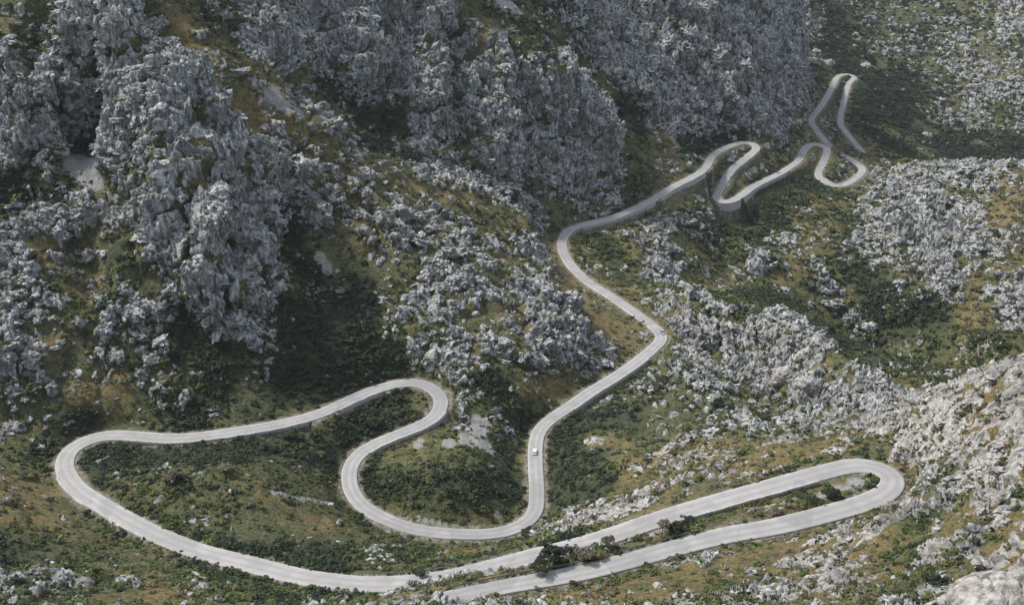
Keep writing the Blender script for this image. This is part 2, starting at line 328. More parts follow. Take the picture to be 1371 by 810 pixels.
led = fbm(P / np.array([30, 30, 5.5]) + wv, 2, 99)                                                       # bedding ledges
cw_ = cg[:, 4]
disp += rock * cell * (1.2 * mid + (1 - cw_) * (1.9 * fl1 + .75 * fl2 + 1.8 * led) + 1.0 * ID + (1.1 + .9 * cw_) * TL + (3.6 + 1.5 * cw_) * (cr1 - .2) + .45 * id2 + .5 * tl2 + 1.3 * (cr2 - .2) + .2 * fine) * rsc * (.55 + .45 * cg[:, 0]) * sstep(4, 16, rdist)
disp += rock * .45
disp += (3.2 * (big) * (.35 + .65 * cg[:, 0]) + .8 * n1) * sstep(6, 26, rdist) + .35 * n2 * (1 - rock) * away
for dep, wid, pl in ((-9, 6, [(122,50),(125,120),(118,185)]), (-7, 5, [(612,20),(612,110),(616,185)]), (-9, 6, [(376,262),(384,300)]), (-7, 7, [(420,20),(425,110)]), (-6, 9, [(235,40),(310,125),(345,160)]), (6, 8, [(165,55),(160,100)]), (8, 12, [(230,120),(240,220),(290,360)]),
                     (-8, 7, [(830,145),(870,160)]), (-7, 7, [(930,200),(1005,182)]), (-9, 8, [(700,40),(790,95),(840,200)]), (7, 10, [(700,60),(760,130),(800,190)]), (-6, 6, [(540,110),(470,130)]), (-5, 5, [(190,0),(200,60)]), (-7, 6, [(100,330),(125,370)]), (5, 8, [(480,10),(500,80)]), (-6, 6, [(550,30),(545,110)]), (-6, 7, [(1080,60),(1070,130)]), (6, 8, [(905,418),(960,430),(1005,436)]), (8, 8, [(1030,455),(1075,478),(1120,510),(1175,552)]), (-6, 6, [(1010,520),(1060,545),(1110,560)]), (-5, 5, [(940,470),(990,500)]), (-8, 5, [(690,110),(700,200)]), (-8, 5, [(520,20),(525,100)]), (-7, 5, [(900,30),(930,120)]), (-7, 5, [(990,20),(1005,120)]), (-7, 5, [(50,20),(45,100)]), (-6, 5, [(330,280),(300,380)]), (-7, 6, [(380,60),(400,130)]), (6, 7, [(560,60),(580,160)]), (6, 7, [(655,60),(660,200)]), (-8, 5, [(270,250),(235,330)])):
    pu = np.concatenate([np.linspace(a_, b_, 10) for a_, b_ in zip(np.array(pl, float)[:-1], np.array(pl, float)[1:])]); pw = hit(pu[:, 0], pu[:, 1]); dm = np.full(len(bx), 1e9)
    for q in pw: dm = np.minimum(dm, (bx - q[0]) ** 2 + (by - q[1]) ** 2 + (bz - q[2]) ** 2)
    disp += dep * np.exp(-dm / wid ** 2) * sstep(5, 14, rdist)
disp *= np.where(rdist < 4.2, 0, 1)
# carve the road bench
walled = wh > 0
P[:, 2] -= wh * (1 - sstep(6, 20, rdist))
wr = np.where(walled, 1 - sstep(0, 1, (rdist - hw_ - .15) / .9), 1 - sstep(0, 1, (rdist - hw_ - 1.0) / 6.0))
P[:, 2] = P[:, 2] * (1 - wr) + (rz + CZ - .18) * wr
P += N3 * (disp * (1 - wr))[:, None]
P0 = np.stack([bx, by, bz], 1); hr_ = np.hypot(bx, by); front = (hr_ < np.hypot(RC[rk_, 0], RC[rk_, 1])) & (rdist < 23) & (SS[rk_] > 770)       # keep the drop below the far hairpins open
cap = rz + CZ + .55 * (-rz / hr_) * np.clip(rdist - hw_, 0, 99) - .15
P[:, 2] = np.where(front & (rdist > hw_), np.minimum(P[:, 2], cap), P[:, 2])
idx = np.arange(NRD * NA).reshape(NRD, NA)
F = np.stack([idx[:-1, :-1], idx[:-1, 1:], idx[1:, 1:], idx[1:, :-1]], -1).reshape(-1, 4)

# ------------------------------------------------------------------ materials
class Mat:
    def __init__(s, name):
        s.m = bpy.data.materials.new(name); s.m.use_nodes = True; s.t = s.m.node_tree; s.b = s.t.nodes['Principled BSDF']
        s.b.inputs['Roughness'].default_value = .9; s.b.inputs['Specular IOR Level'].default_value = .25
    def n(s, typ, **kw):
        x = s.t.nodes.new(typ)
        for k_, v_ in kw.items():
            if k_ in x.inputs.keys(): s.set(x.inputs[k_], v_)
            else: setattr(x, k_, v_)
        return x
    def set(s, inp, v_):
        if isinstance(v_, bpy.types.NodeSocket): s.t.links.new(v_, inp)
        else: inp.default_value = v_
    def mix(s, f, a, b_, blend='MIX'):
        x = s.t.nodes.new('ShaderNodeMix'); x.data_type = 'RGBA'; x.blend_type = blend
        s.set(x.inputs[0], f); s.set(x.inputs[6], a); s.set(x.inputs[7], b_); return x.outputs[2]
    def ramp(s, f, *st_):
        x = s.t.nodes.new('ShaderNodeValToRGB'); s.set(x.inputs[0], f); e_ = x.color_ramp.elements
        while len(e_) < len(st_): e_.new(.5)
        for k_, (p_, c_) in enumerate(st_):
            e_[k_].position = p_; e_[k_].color = (*c_, 1) if len(c_) == 3 else c_
        return x.outputs[0]
    def noise(s, scale, detail=4, vec=None, rough=.55):
        x = s.n('ShaderNodeTexNoise', Scale=scale, Detail=detail, Roughness=rough)
        if vec is not None: s.t.links.new(vec, x.inputs[0])
        return x.outputs[0]
    def attr(s, name): return s.n('ShaderNodeAttribute', attribute_name=name).outputs['Fac']
    def math(s, op, a, b_=0.): 
        x = s.t.nodes.new('ShaderNodeMath'); x.operation = op; s.set(x.inputs[0], a); s.set(x.inputs[1], b_); return x.outputs[0]
    def bump(s, h, dist=.3, strength=.6): 
        x = s.n('ShaderNodeBump', Strength=strength, Distance=dist, Height=h); s.t.links.new(x.outputs[0], s.b.inputs['Normal'])
    def pos(s): return s.n('ShaderNodeNewGeometry').outputs['Position']
    def scaled(s, vec, sx, sy, sz):
        x = s.n('ShaderNodeMapping'); s.t.links.new(vec, x.inputs[0]); x.inputs['Scale'].default_value = (sx, sy, sz); return x.outputs[0]
    def base(s, c_): s.set(s.b.inputs['Base Color'], c_)
g3 = lambda v_, t_=(1, 1, 1): (v_ * t_[0], v_ * t_[1], v_ * t_[2], 1)

def rock_color(m, pos, warm):
    n_a = m.noise(.16, 5, pos); n_b = m.noise(.9, 5, m.scaled(pos, 1, 1, .3), .7)
    cool = m.ramp(n_b, (.34, (.075, .083, .085)), (.49, (.255, .265, .265)), (.62, (.49, .50, .495)))  # wide tone range stands in for rock highlights and crevice shade
    wrm = m.ramp(n_b, (.32, (.11, .10, .09)), (.47, (.29, .28, .265)), (.64, (.44, .43, .41)))
    c_ = m.mix(warm, cool, wrm)
    n_s = m.noise(.55, 4, m.scaled(pos, 1, 1, .22), .65)                       # dark streaks and lichen, deepened in place of crevice shade
    c_ = m.mix(m.ramp(n_s, (.51, (0, 0, 0)), (.62, (.85, .85, .85))), c_, (.075, .078, .068, 1))
    c_ = m.mix(m.ramp(m.noise(.11, 4, m.scaled(pos, 1, 1, .45), .6), (.48, (0, 0, 0)), (.62, (.6, .6, .6))), c_, (.12, .123, .115, 1))      # broad darker grey patches
    return m.mix(m.ramp(n_a, (.56, (0, 0, 0)), (.7, (.5, .5, .5))), c_, (.19, .155, .115, 1))
def veg_color(m, pos, ochre):
    n_a = m.noise(.35, 5, pos, .7); n_b = m.noise(.05, 4, pos); n_c = m.noise(1.6, 3, pos)
    gr = m.ramp(m.noise(1.1, 5, pos, .75), (.34, (.022, .030, .014)), (.5, (.055, .064, .027)), (.62, (.12, .11, .05)), (.72, (.17, .15, .09)))
    oc = m.ramp(m.noise(1.7, 5, pos, .8), (.36, (.04, .045, .02)), (.5, (.125, .10, .042)), (.64, (.25, .175, .08)))
    f_ = m.math('ADD', ochre, m.math('SUBTRACT', m.math('MULTIPLY', n_b, 1.4), .75))
    f_ = m.math('ADD', f_, m.math('MULTIPLY', m.math('SUBTRACT', n_a, .5), 2.2))
    f_ = m.ramp(f_, (.35, (0, 0, 0)), (.75, (1, 1, 1)))
    return m.mix(f_, gr, oc)
MT = Mat('hillside_material')
ps = MT.pos()
rk = MT.math('ADD', MT.attr('rock'), MT.math('MULTIPLY', MT.math('SUBTRACT', MT.noise(1.1, 5, ps, .7), .5), .9))
rk = MT.ramp(rk, (.42, (0, 0, 0)), (.58, (1, 1, 1)))
vc = veg_color(MT, ps, MT.attr('ochre'))
vc = MT.mix(MT.ramp(MT.math('ADD', MT.attr('scrub_shade'), MT.math('MULTIPLY', MT.math('SUBTRACT', MT.noise(.5, 4, ps, .7), .5), .9)), (.5, (0, 0, 0)), (.85, (.8, .8, .8))), vc, MT.ramp(MT.noise(1.5, 4, ps, .7), (.35, (.010, .017, .010)), (.65, (.034, .045, .023))))     # dense low scrub, darkened to paint in the shade of slopes and gullies
col = MT.mix(rk, vc, rock_color(MT, ps, MT.attr('warm')))
col = MT.mix(MT.attr('scree'), col, MT.ramp(MT.noise(1.4, 4, ps), (.3, (.15, .155, .145)), (.7, (.27, .27, .26))))
verge = MT.ramp(MT.noise(.7, 4, ps), (.35, (.07, .07, .04)), (.65, (.22, .20, .17)))
col = MT.mix(MT.attr('verge'), col, verge)
MT.base(col); MT.bump(MT.noise(1.3, 6, MT.scaled(ps, 1, 1, .5), .75), .7, .9)

tm = mesh_np('terrain', P, F, MT.m)
attr(tm, 'rock', rock); attr(tm, 'ochre', cg[:, 1]); attr(tm, 'scree', scree); attr(tm, 'scrub_shade', cg[:, 3]); attr(tm, 'warm', cg[:, 4])
attr(tm, 'verge', (1 - sstep(3.0, 4.4, rdist + n2 * 1.6)) )
terrain = tag(link(bpy.data.objects.new('terrain', tm)), kind='structure')

# ------------------------------------------------------------------ road
MR = Mat('road_material'); ps = MR.pos(); lat = MR.attr('lat')
c_ = MR.ramp(MR.noise(.25, 5, ps), (.35, (.225, .223, .22)), (.65, (.32, .318, .314)))
c_ = MR.mix(MR.math('MULTIPLY', MR.noise(2.5, 4, ps), .5), c_, (.3, .295, .29, 1))
tr = MR.ramp(MR.math('ABSOLUTE', lat), (.12, (.1, .1, .1)), (.38, (.7, .7, .7)), (.62, (.2, .2, .2)), (.85, (.1, .1, .1)))
c_ = MR.mix(tr, c_, (.2, .2, .2, 1))
c_ = MR.mix(MR.ramp(MR.math('ABSOLUTE', lat), (.90, (0, 0, 0)), (.94, (1, 1, 1))), c_, MR.ramp(MR.noise(.8, 4, ps), (.3, (.30, .295, .28)), (.7, (.45, .445, .43))))
vo = MR.n('ShaderNodeTexVoronoi', Scale=.09); vo.feature = 'F1'; MR.t.links.new(ps, vo.inputs[0])
sp_ = MR.n('ShaderNodeSeparateColor'); MR.t.links.new(vo.outputs['Color'], sp_.inputs[0])
c_ = MR.mix(MR.ramp(sp_.outputs[0], (.55, (0, 0, 0)), (.9, (.35, .35, .35))), c_, (.17, .17, .172, 1))             # resurfaced stretches
ve = MR.n('ShaderNodeTexVoronoi', Scale=.17); ve.feature = 'DISTANCE_TO_EDGE'; MR.t.links.new(ps, ve.inputs[0])
c_ = MR.mix(MR.ramp(ve.outputs[0], (.004, (.22, .22, .22)), (.02, (0, 0, 0))), c_, (.13, .13, .13, 1))              # tar-filled cracks
MR.base(c_); MR.b.inputs['Roughness'].default_value = .85
def ribbon(offs, zs, k0=0, k1=None, hw=None):
    k1 = k1 or len(RC); n = k1 - k0; m_ = len(offs); V = np.zeros((n, m_, 3))
    for q, (o, dz) in enumerate(zip(offs, zs)):
        oo = o(k0, k1) if callable(o) else np.full(n, o)
        V[:, q, :2] = RC[k0:k1, :2] + NR[k0:k1] * oo[:, None]; V[:, q, 2] = RC[k0:k1, 2] + CZ + dz
    ix = np.arange(n * m_).reshape(n, m_)
    return V.reshape(-1, 3), np.stack([ix[:-1, 1:], ix[:-1, :-1], ix[1:, :-1], ix[1:, 1:]], -1).reshape(-1, 4)
fr = [-1, -1, -.85, -.5, -.2, .2, .5, .85, 1, 1]; dzs = [-1.2, .10, .11, .13, .15, .15, .13, .11, .10, -1.2]
V, Fr = ribbon([(lambda a_, b_, f_=f_: HW[a_:b_] * f_) for f_ in fr], dzs)
rm = mesh_np('road', V, Fr, MR.m); attr(rm, 'lat', np.tile(fr, len(RC)))
road = tag(link(bpy.data.objects.new('road', rm)), kind='structure')

# ------------------------------------------------------------------ small mesh kit
import bmesh
def bm_obj(name, bm, mat, parent=None, loc=None, smooth=False):
    me = bpy.data.meshes.new(name); bmesh.ops.recalc_face_normals(bm, faces=bm.faces[:]); bm.to_mesh(me); bm.free()
    if smooth: me.polygons.foreach_set('use_smooth', np.ones(len(me.polygons), bool))
    if mat: me.materials.append(mat)
    o = bpy.data.objects.new(name, me)
    if loc is not None: o.location = loc
    return link(o, parent)
def add_box(bm, c, size, rz=0, bev=0):
    r = bmesh.ops.create_cube(bm, size=1)['verts']; cs, sn = math.cos(rz), math.sin(rz)
    for v in r:
        x, y, z_ = v.co.x * size[0], v.co.y * size[1], v.co.z * size[2]
        v.co = (c[0] + x * cs - y * sn, c[1] + x * sn + y * cs, c[2] + z_)
    return r
def simple(name, rgb, rough=.8, metal=0, var=.15, scale=3):
    m = Mat(name); nz = m.noise(scale, 4, m.pos()); a = [c * (1 - var) for c in rgb]; b_ = [min(c * (1 + var), 1) for c in rgb]
    m.base(m.ramp(nz, (.3, a), (.7, b_))); m.b.inputs['Roughness'].default_value = rough; m.b.inputs['Metallic'].default_value = metal
    return m.m

# ------------------------------------------------------------------ walls beside the road
MW = Mat('masonry_material'); ps = MW.pos()
br = MW.n('ShaderNodeTexVoronoi', Scale=1.6); MW.t.links.new(ps, br.inputs[0])
MW.base(MW.mix(MW.ramp(MW.noise(.6, 4, ps), (.35, (.3, .3, .3)), (.7, (.8, .8, .8))), MW.ramp(br.outputs['Distance'], (.1, (.5, .49, .47)), (.6, (.32, .315, .305))), (.30, .29, .27, 1)))
MW.bump(br.outputs['Distance'], .15, .8)
for W_ in WALLS:
    a_, b_ = sorted((station(*W_[0]), station(*W_[1]))); mk = (a_ + b_) // 2
    sg = 1 if WH[mk, 0] > 0 and (WH[mk, 1] == 0 or np.hypot(*(topix(RC[mk] + np.r_[NR[mk] * 4, 0]) - W_[2])) < np.hypot(*(topix(RC[mk] - np.r_[NR[mk] * 4, 0]) - W_[2]))) else -1
    h, p_ = W_[3], W_[4]
    prof = [(.02, -.05), (.02, p_), (.45, p_ + .03), (.5, -.1), (.5 + h * .12, -h - 1.6)]
    V, Fq = ribbon([(lambda q0, q1, o=o: sg * (HW[q0:q1] + o)) for o, _ in prof], [q[1] for q in prof], a_, b_)
    V = V.reshape(b_ - a_, len(prof), 3)
    for q in range(b_ - a_):                                       # uneven coping; broken gaps in the parapet of the left hairpin
        wob = .06 * math.sin(q * 1.7) + .05 * math.sin(q * .63)
        if 'broken' in W_[5] and (q % 11) in (7, 8, 9): wob = -p_ - .05
        V[q, 1:3, 2] += wob
    V = V.reshape(-1, 3)
    if sg < 0: Fq = Fq[:, ::-1]
    o = bpy.data.objects.new('stone_wall', mesh_np('stone_wall', V, Fq, MW.m)); link(o)
    tag(o, W_[5], 'stone wall', 'stone walls edging the mountain road')

# ------------------------------------------------------------------ guard rails
steel = simple('weathered_steel', (.16, .18, .17), .55, .5); postm = simple('dark_post', (.09, .09, .085))
def guard_rail(p0, p1, side_pt, label):
    a_, b_ = sorted((station(*p0), station(*p1))); mk = (a_ + b_) // 2
    sg = 1 if np.hypot(*(topix(RC[mk] + np.r_[NR[mk] * 4, 0]) - side_pt)) < np.hypot(*(topix(RC[mk] - np.r_[NR[mk] * 4, 0]) - side_pt)) else -1
    base = RC[a_] + np.r_[NR[a_] * sg * (HW[a_] + .3), CZ]
    root = link(bpy.data.objects.new('guard_rail', None)); root.location = base; tag(root, label, 'guard rail', 'guard rails on the lower road legs')
    V, Fq = ribbon([(lambda q0, q1, o=o: sg * (HW[q0:q1] + o)) for o in (.30, .25, .30, .25, .30, .34, .34, .30)], [.5, .58, .66, .74, .82, .82, .5, .5], a_, b_)
    r_ = bpy.data.objects.new('rail', mesh_np('rail', V - base, Fq, steel)); link(r_, root)
    pm = None
    for k in range(a_, b_, 2):
        if pm is None:
            bm = bmesh.new(); add_box(bm, (0, 0, .25), (.14, .14, 1.15)); add_box(bm, (0, 0, .84), (.17, .17, .05))
            po = bm_obj('post', bm, postm, root); pm = po.data
        else: po = link(bpy.data.objects.new('post', pm), root)
        q = RC[k] + np.r_[NR[k] * sg * (HW[k] + .42), CZ] - base; po.location = q
guard_rail((611,798), (800,762), (700,760), 'dark guard rail along the far edge of the lowest road leg')
guard_rail((470,782), (690,751), (560,762), 'dark guard rail above the road where the two bottom legs run together')
guard_rail((840,752), (960,719), (900,715), 'dark guard rail beside the lower leg left of the right hairpin')

# ------------------------------------------------------------------ scattering helpers
VP = P.reshape(NRD, NA, 3)
cen = (VP[:-1, :-1] + VP[1:, :-1] + VP[:-1, 1:] + VP[1:, 1:]) * .25
crs = np.cross(VP[1:, 1:] - VP[:-1, :-1], VP[1:, :-1] - VP[:-1, 1:]); area = .5 * np.linalg.norm(crs, axis=2)
nrm = crs / (2 * area[..., None] + 1e-9); nrm *= np.sign(nrm[..., 2:3] + 1e-9)
cen = cen.reshape(-1, 3); area = area.ravel(); nrm = nrm.reshape(-1, 3)
fidx = idx[:-1, :-1].ravel()
f_rock, f_cls, f_rd, f_sc, f_n1 = rock[fidx], cg[fidx], rdist[fidx], scree[fidx], n1[fidx]
cdst = np.linalg.norm(cen - np.array([0, 0, CZ]), axis=1)
cpx = topix(cen - np.array([0, 0, CZ]))
inv = (cpx[:, 0] > -150) & (cpx[:, 0] < CW + 150) & (cpx[:, 1] > -80) & (cpx[:, 1] < CH + 120) & (cdst < 1700)
f_hw = HW[rk_[fidx]]
def pick(dens, n):
    wgt = area * dens * inv; wgt /= wgt.sum(); return np.unique(rng.choice(len(cen), n, p=wgt))

# rocks
MRK = Mat('limestone_material'); ps = MRK.pos(); oi = MRK.n('ShaderNodeObjectInfo')
wf = MRK.n('ShaderNodeAttribute', attribute_name='warm', attribute_type='INSTANCER').outputs['Fac']
def rock_mat(nm, warm):
    m = Mat(nm); ps = m.pos(); m.base(rock_color(m, ps, warm)); m.bump(m.noise(1.6, 6, m.scaled(ps, 1, 1, .5), .75), .4, .9); return m.m
bpy.data.materials.remove(MRK.m)
ROCKC, ROCKW = rock_mat('grey_limestone', 0.0), rock_mat('pale_limestone', 1.0)
def rock_mesh(seed, kind, mat, sub=3):
    bm = bmesh.new(); bmesh.ops.create_icosphere(bm, subdivisions=sub, radius=1)
    V = np.array([v.co[:] for v in bm.verts]); Fc = [tuple(v.index for v in f.verts) for f in bm.faces]; bm.free()
    sc = {'fin': (.55, .75, 1.25), 'block': (1, .8, .75), 'slab': (1.5, .8, .45)}[kind]
    q = V * np.array([1, 1, .6 if kind == 'fin' else 1])
    _, _, idv, tl = worley(q * 1.3 + seed * 7.3, seed); _, _, id3, tl3 = worley(q * 3.1 + seed * 3.1, seed + 5)
    r = 1 + .28 * idv + .55 * tl + .10 * id3 + .35 * tl3 + .2 * fbm(q * 1.2 + seed, 3, seed, True)
    V = V * r[:, None] * np.array(sc)
    return mesh_np('rock', V, Fc, mat)
protoc = bpy.data.collections.new('rock_prototypes')
RK_C, RK_W = [], []
for mt, lst in ((ROCKC, RK_C), (ROCKW, RK_W)):
    for q in range(8):
        me = rock_mesh(q + 1, ['fin', 'fin', 'fin', 'block', 'block', 'block', 'slab', 'slab'][q], mt); lst.append(me)
def gn_scatter(name, pts, rot, scl, ids, meshes, label, cat):
    colp = bpy.data.collections.new(name + '_kit')
    for q, me in enumerate(meshes): colp.objects.link(bpy.data.objects.new('%s_%02d' % (name, q), me))
    me = bpy.data.meshes.new(name); me.vertices.add(len(pts)); me.vertices.foreach_set('co', pts.astype(np.float32).ravel())
    for nm, vals in (('rot', rot), ('scl', scl)):
        a_ = me.attributes.new(nm, 'FLOAT_VECTOR', 'POINT'); a_.data.foreach_set('vector', vals.astype(np.float32).ravel())
    a_ = me.attributes.new('pid', 'INT', 'POINT'); a_.data.foreach_set('value', ids.astype(np.int32))
    o = link(bpy.data.objects.new(name, me)); tag(o, label, cat, kind='stuff')
    g = bpy.data.node_groups.new(name, 'GeometryNodeTree')
    g.interface.new_socket('Geometry', in_out='INPUT', socket_type='NodeSocketGeometry'); g.interface.new_socket('Geometry', in_out='OUTPUT', socket_type='NodeSocketGeometry')
    N = g.nodes.new; gi, go = N('NodeGroupInput'), N('NodeGroupOutput'); ip = N('GeometryNodeInstanceOnPoints'); ci = N('GeometryNodeCollectionInfo')
    ci.inputs['Collection'].default_value = colp; ci.inputs['Separate Children'].default_value = True; ci.inputs['Reset Children'].default_value = True
    ip.inputs['Pick Instance'].default_value = True; L = g.links.new
    def na(nm, ty):
        x = N('GeometryNodeInputNamedAttribute'); x.data_type = ty; x.inputs['Name'].default_value = nm; return [s_ for s_ in x.outputs if s_.enabled][0]
    er = N('FunctionNodeEulerToRotation'); L(na('rot', 'FLOAT_VECTOR'), er.inputs[0]); L(er.outputs[0], ip.inputs['Rotation'])
    L(na('scl', 'FLOAT_VECTOR'), ip.inputs['Scale']); L(na('pid', 'INT'), ip.inputs['Instance Index'])
    L(gi.outputs[0], ip.inputs['Points']); L(ci.outputs[0], ip.inputs['Instance']); L(ip.outputs[0], go.inputs[0])
    md = o.modifiers.new('scatter', 'NODES'); md.node_group = g
    return o
NAMED = []
ORD = ['leftmost', 'second', 'third', 'fourth', 'fifth', 'sixth', 'seventh', 'eighth', 'ninth', 'tenth', 'eleventh', 'twelfth', 'thirteenth', 'fourteenth', 'fifteenth', 'sixteenth', 'seventeenth', 'eighteenth', 'nineteenth', 'twentieth']
def finish_labels():
    sets = {}
    for o, u, one, many, where in NAMED: sets.setdefault((one, many, where), []).append((u, o))
    for (one, many, where), l in sets.items():
        l.sort(key=lambda t: t[0])
        for k_, (u, o) in enumerate(l):
            n_ = len(l)
            if n_ == 1: lb = 'lone ' + one + ' ' + where
            elif k_ == n_ - 1: lb = 'rightmost of ' + many + ' ' + where
            elif k_ == 0: lb = 'leftmost of ' + many + ' ' + where
            elif k_ < 20 and k_ <= n_ / 2: lb = ORD[k_] + ' from left of ' + many + ' ' + where
            elif n_ - 1 - k_ < 20: lb = ORD[n_ - 1 - k_] + ' from right of ' + many + ' ' + where
            else: lb = ORD[k_ % 20] + ' of the inner ' + many + ' ' + where
            o['label'] = lb
# places named in labels, with the pixel where each is centred
REG = [((300,640),"inside the wide left loop"),((150,640),'inside the left hairpin beside the curve'),((530,548),'inside the first bend of the S-curve'),((600,655),"between the S-curve and the white car"),
 ((50,700),'on the slope outside the left hairpin'),((40,790),'in the bottom left corner'),((250,790),'below the lowest road on the left'),((480,750),"between S-curve and bottom road"),
 ((1100,665),'inside the loop of the right hairpin'),((830,735),'between the two bottom road legs'),((1250,700),'right of the right hairpin'),((1340,620),'on the pale ridge at the right edge'),((1000,770),"on the slope below the lowest road"),((1250,780),'in the bottom right corner'),
 ((720,790),'beside the lowest road at the bottom centre'),((850,620),"on rocky slope right of the white car"),((790,660),"just right of the white car's road"),((1000,600),'just above the right hairpin'),((830,540),"below the road to the grey car"),((1000,470),'on the grey crag right of the grey car'),((1130,540),"on the crag end above the right hairpin"),
 ((680,560),"left of the white car's road"),((650,470),'on the rock spur left of the grey car'),((800,440),"between the spur and the grey car"),((560,480),'at the dark foot of the rock spur'),((420,500),'on the dark slope above the S-curve'),((230,520),'on the slope above the upper left road'),((60,540),'on the left edge above the left hairpin'),
 ((250,400),'below the big left crag'),((450,380),'in the dark gully right of the left crag'),((620,370),'on the broken rocks above the spur'),((120,250),'on the far left cliffs'),((300,150),'high on the left crag'),((600,150),'on the central cliff face'),((850,350),'in the green hollow below the distant road'),((1000,330),"below the distant hairpins"),((1200,300),'on the pale outcrop across the ravine'),((1250,470),'on the green ravine floor'),((950,100),'on the cliff above the distant hairpins'),((1200,100),"behind the last hairpin")]
RGP = np.array([r[0] for r in REG], float)
def region(u, v): return REG[int(np.argmin(np.hypot(RGP[:, 0] - u, (RGP[:, 1] - v) * 1.3)))][1]
def visible(pts, up=.8):
    """seen from the viewpoint: march towards it over the displaced ground (coarse)"""
    p = pts - np.array([0, 0, CZ]); p = p + np.array([0, 0, up + 1.2]); d = -p / np.linalg.norm(p, axis=1)[:, None]; ok = np.ones(len(p), bool)
    for t in np.r_[np.arange(6, 60, 3), np.arange(60, 400, 8)]:
        q = p + d * t; ok &= (q[:, 2] > samp(G, q[:, 0], q[:, 1]) - .5) | (q[:, 1] < 120)
    return ok

# ---- rocks: loose blocks and fins
dr_ = np.select([f_sc > .5], [.15], (.03 + f_cls[:, 0] ** 1.8) * (.3 + .5 * f_rock) * (1 - .75 * sstep(.6, .95, f_cls[:, 0])) * (1 - .5 * f_cls[:, 4])) * (f_rd > f_hw + 2.2)
ii = pick(dr_ * np.clip(420 / cdst, .25, 1.2), 44000)
big_ = rng.random(len(ii)) ** 2.2
sz = (.26 + 1.5 * rng.random(len(ii)) ** 3) * (.55 + .6 * f_cls[ii, 0]) * np.clip(cdst[ii] / 420, .75, 1.7) * (1 + .3 * f_rock[ii])
f_front = front[fidx]; sz = np.minimum(sz, (f_rd[ii] - f_hw[ii]) * np.where(f_front[ii], .12, .6))
warm_ = f_cls[ii, 4] + rng.normal(0, .15, len(ii)) > .5
kindi = np.where(f_cls[ii, 0] > .8, rng.integers(0, 6, len(ii)), rng.integers(3, 8, len(ii))); kindi = np.where(warm_, rng.integers(3, 8, len(ii)), kindi)
rot_ = np.stack([rng.normal(0, .28, len(ii)), rng.normal(0, .28, len(ii)), rng.uniform(0, 6.28, len(ii))], 1)
rot_[warm_, 2] = rng.normal(.61, .35, warm_.sum())
scl_ = sz[:, None] * rng.uniform(.75, 1.25, (len(ii), 3)); pos_ = cen[ii] - nrm[ii] * (sz * .12)[:, None]
ok = visible(pos_); scr = sz / cdst[ii] * ok * (np.abs(cpx[ii, 0] - CW / 2) < CW / 2) * (np.abs(cpx[ii, 1] - CH / 2) < CH / 2) * (f_cls[ii, 0] < .93)
top = np.argsort(-scr)[:285]; rest = np.setdiff1d(np.arange(len(ii)), top)
for nm, msk, lst, lb in (('grey_rock_field', ~warm_, RK_C, 'countless grey limestone blocks and fins strewn over the crags'), ('pale_rock_field', warm_, RK_W, 'countless pale limestone slabs strewn over the near slope')):
    r_ = rest[msk[rest]]; gn_scatter(nm, pos_[r_], rot_[r_], scl_[r_], kindi[r_], lst, lb, 'rocks')
for q in top:
    u, v = cpx[ii[q]]; kd = ['upright fin', 'upright fin', 'upright fin', 'rugged block', 'rugged block', 'rugged block', 'flat slab', 'flat slab'][kindi[q]]; cl = 'pale' if warm_[q] else 'grey'
    o = link(bpy.data.objects.new('boulder', (RK_W if warm_[q] else RK_C)[kindi[q]])); o.location = pos_[q]; o.rotation_euler = rot_[q]; o.scale = scl_[q]
    rg = region(u, v); tag(o, None, 'boulder', '%s %ss %s' % (cl, kd, rg)); NAMED.append((o, u, '%s %s' % (cl, kd), '%s %ss' % (cl, kd), rg))

# ---- shrubs
def leaf_mat(nm, lo, hi):
    m = Mat(nm); r_ = m.n('ShaderNodeObjectInfo').outputs['Random']; nz = m.noise(1.3, 3, m.pos())
    f_ = m.math('ADD', m.math('MULTIPLY', r_, .65), m.math('MULTIPLY', nz, .45)); m.base(m.ramp(f_, (.2, lo), (.85, hi))); m.b.inputs['Roughness'].default_value = .75
    return m.m
LM = [('dark green', leaf_mat('dark_leaf', (.012, .020, .011), (.036, .050, .025))), ('mid green', leaf_mat('green_leaf', (.03, .05, .014), (.075, .105, .03))),
      ('olive green', leaf_mat('olive_leaf', (.06, .065, .022), (.12, .115, .045))), ('grey-brown', leaf_mat('dry_leaf', (.07, .062, .045), (.15, .13, .095)))]
def leaves(n, rad, seed, lobes=5, leaf=.16, flat=.7):
    r_ = np.random.default_rng(seed); lc = r_.normal(0, .42, (lobes, 3)); lc[:, 2] = np.abs(lc[:, 2]) * .7 + .25; lr = r_.uniform(.38, .62, lobes)
    k = r_.integers(0, lobes, n); d = r_.normal(0, 1, (n, 3)); d /= np.linalg.norm(d, axis=1)[:, None]; d[:, 2] = np.where(d[:, 2] < -.3, -d[:, 2], d[:, 2])
    c = lc[k] + d * (lr[k] * r_.uniform(.6, 1.05, n))[:, None]; c[:, 2] *= flat
    t = np.cross(d + r_.normal(0, .5, (n, 3)), [0, 0, 1.]); t /= np.linalg.norm(t, axis=1)[:, None] + 1e-6; b = np.cross(d + r_.normal(0, .45, (n, 3)), t); b /= np.linalg.norm(b, axis=1)[:, None] + 1e-6
    s_ = leaf * r_.uniform(.6, 1.4, n)[:, None]
    V = np.stack([c - t * s_, c - b * s_ * .8, c + t * s_, c + b * s_ * .9], 1).reshape(-1, 3) * rad
    return V, np.arange(4 * n).reshape(n, 4)
SHR = []
for q in range(5):
    V, Fq = leaves(150, 1.0, 50 + q, 4 + q % 3)
    SHR.append((V, Fq))
SM = [[mesh_np('shrub', V, Fq, lm) for (V, Fq) in SHR] for _, lm in LM]
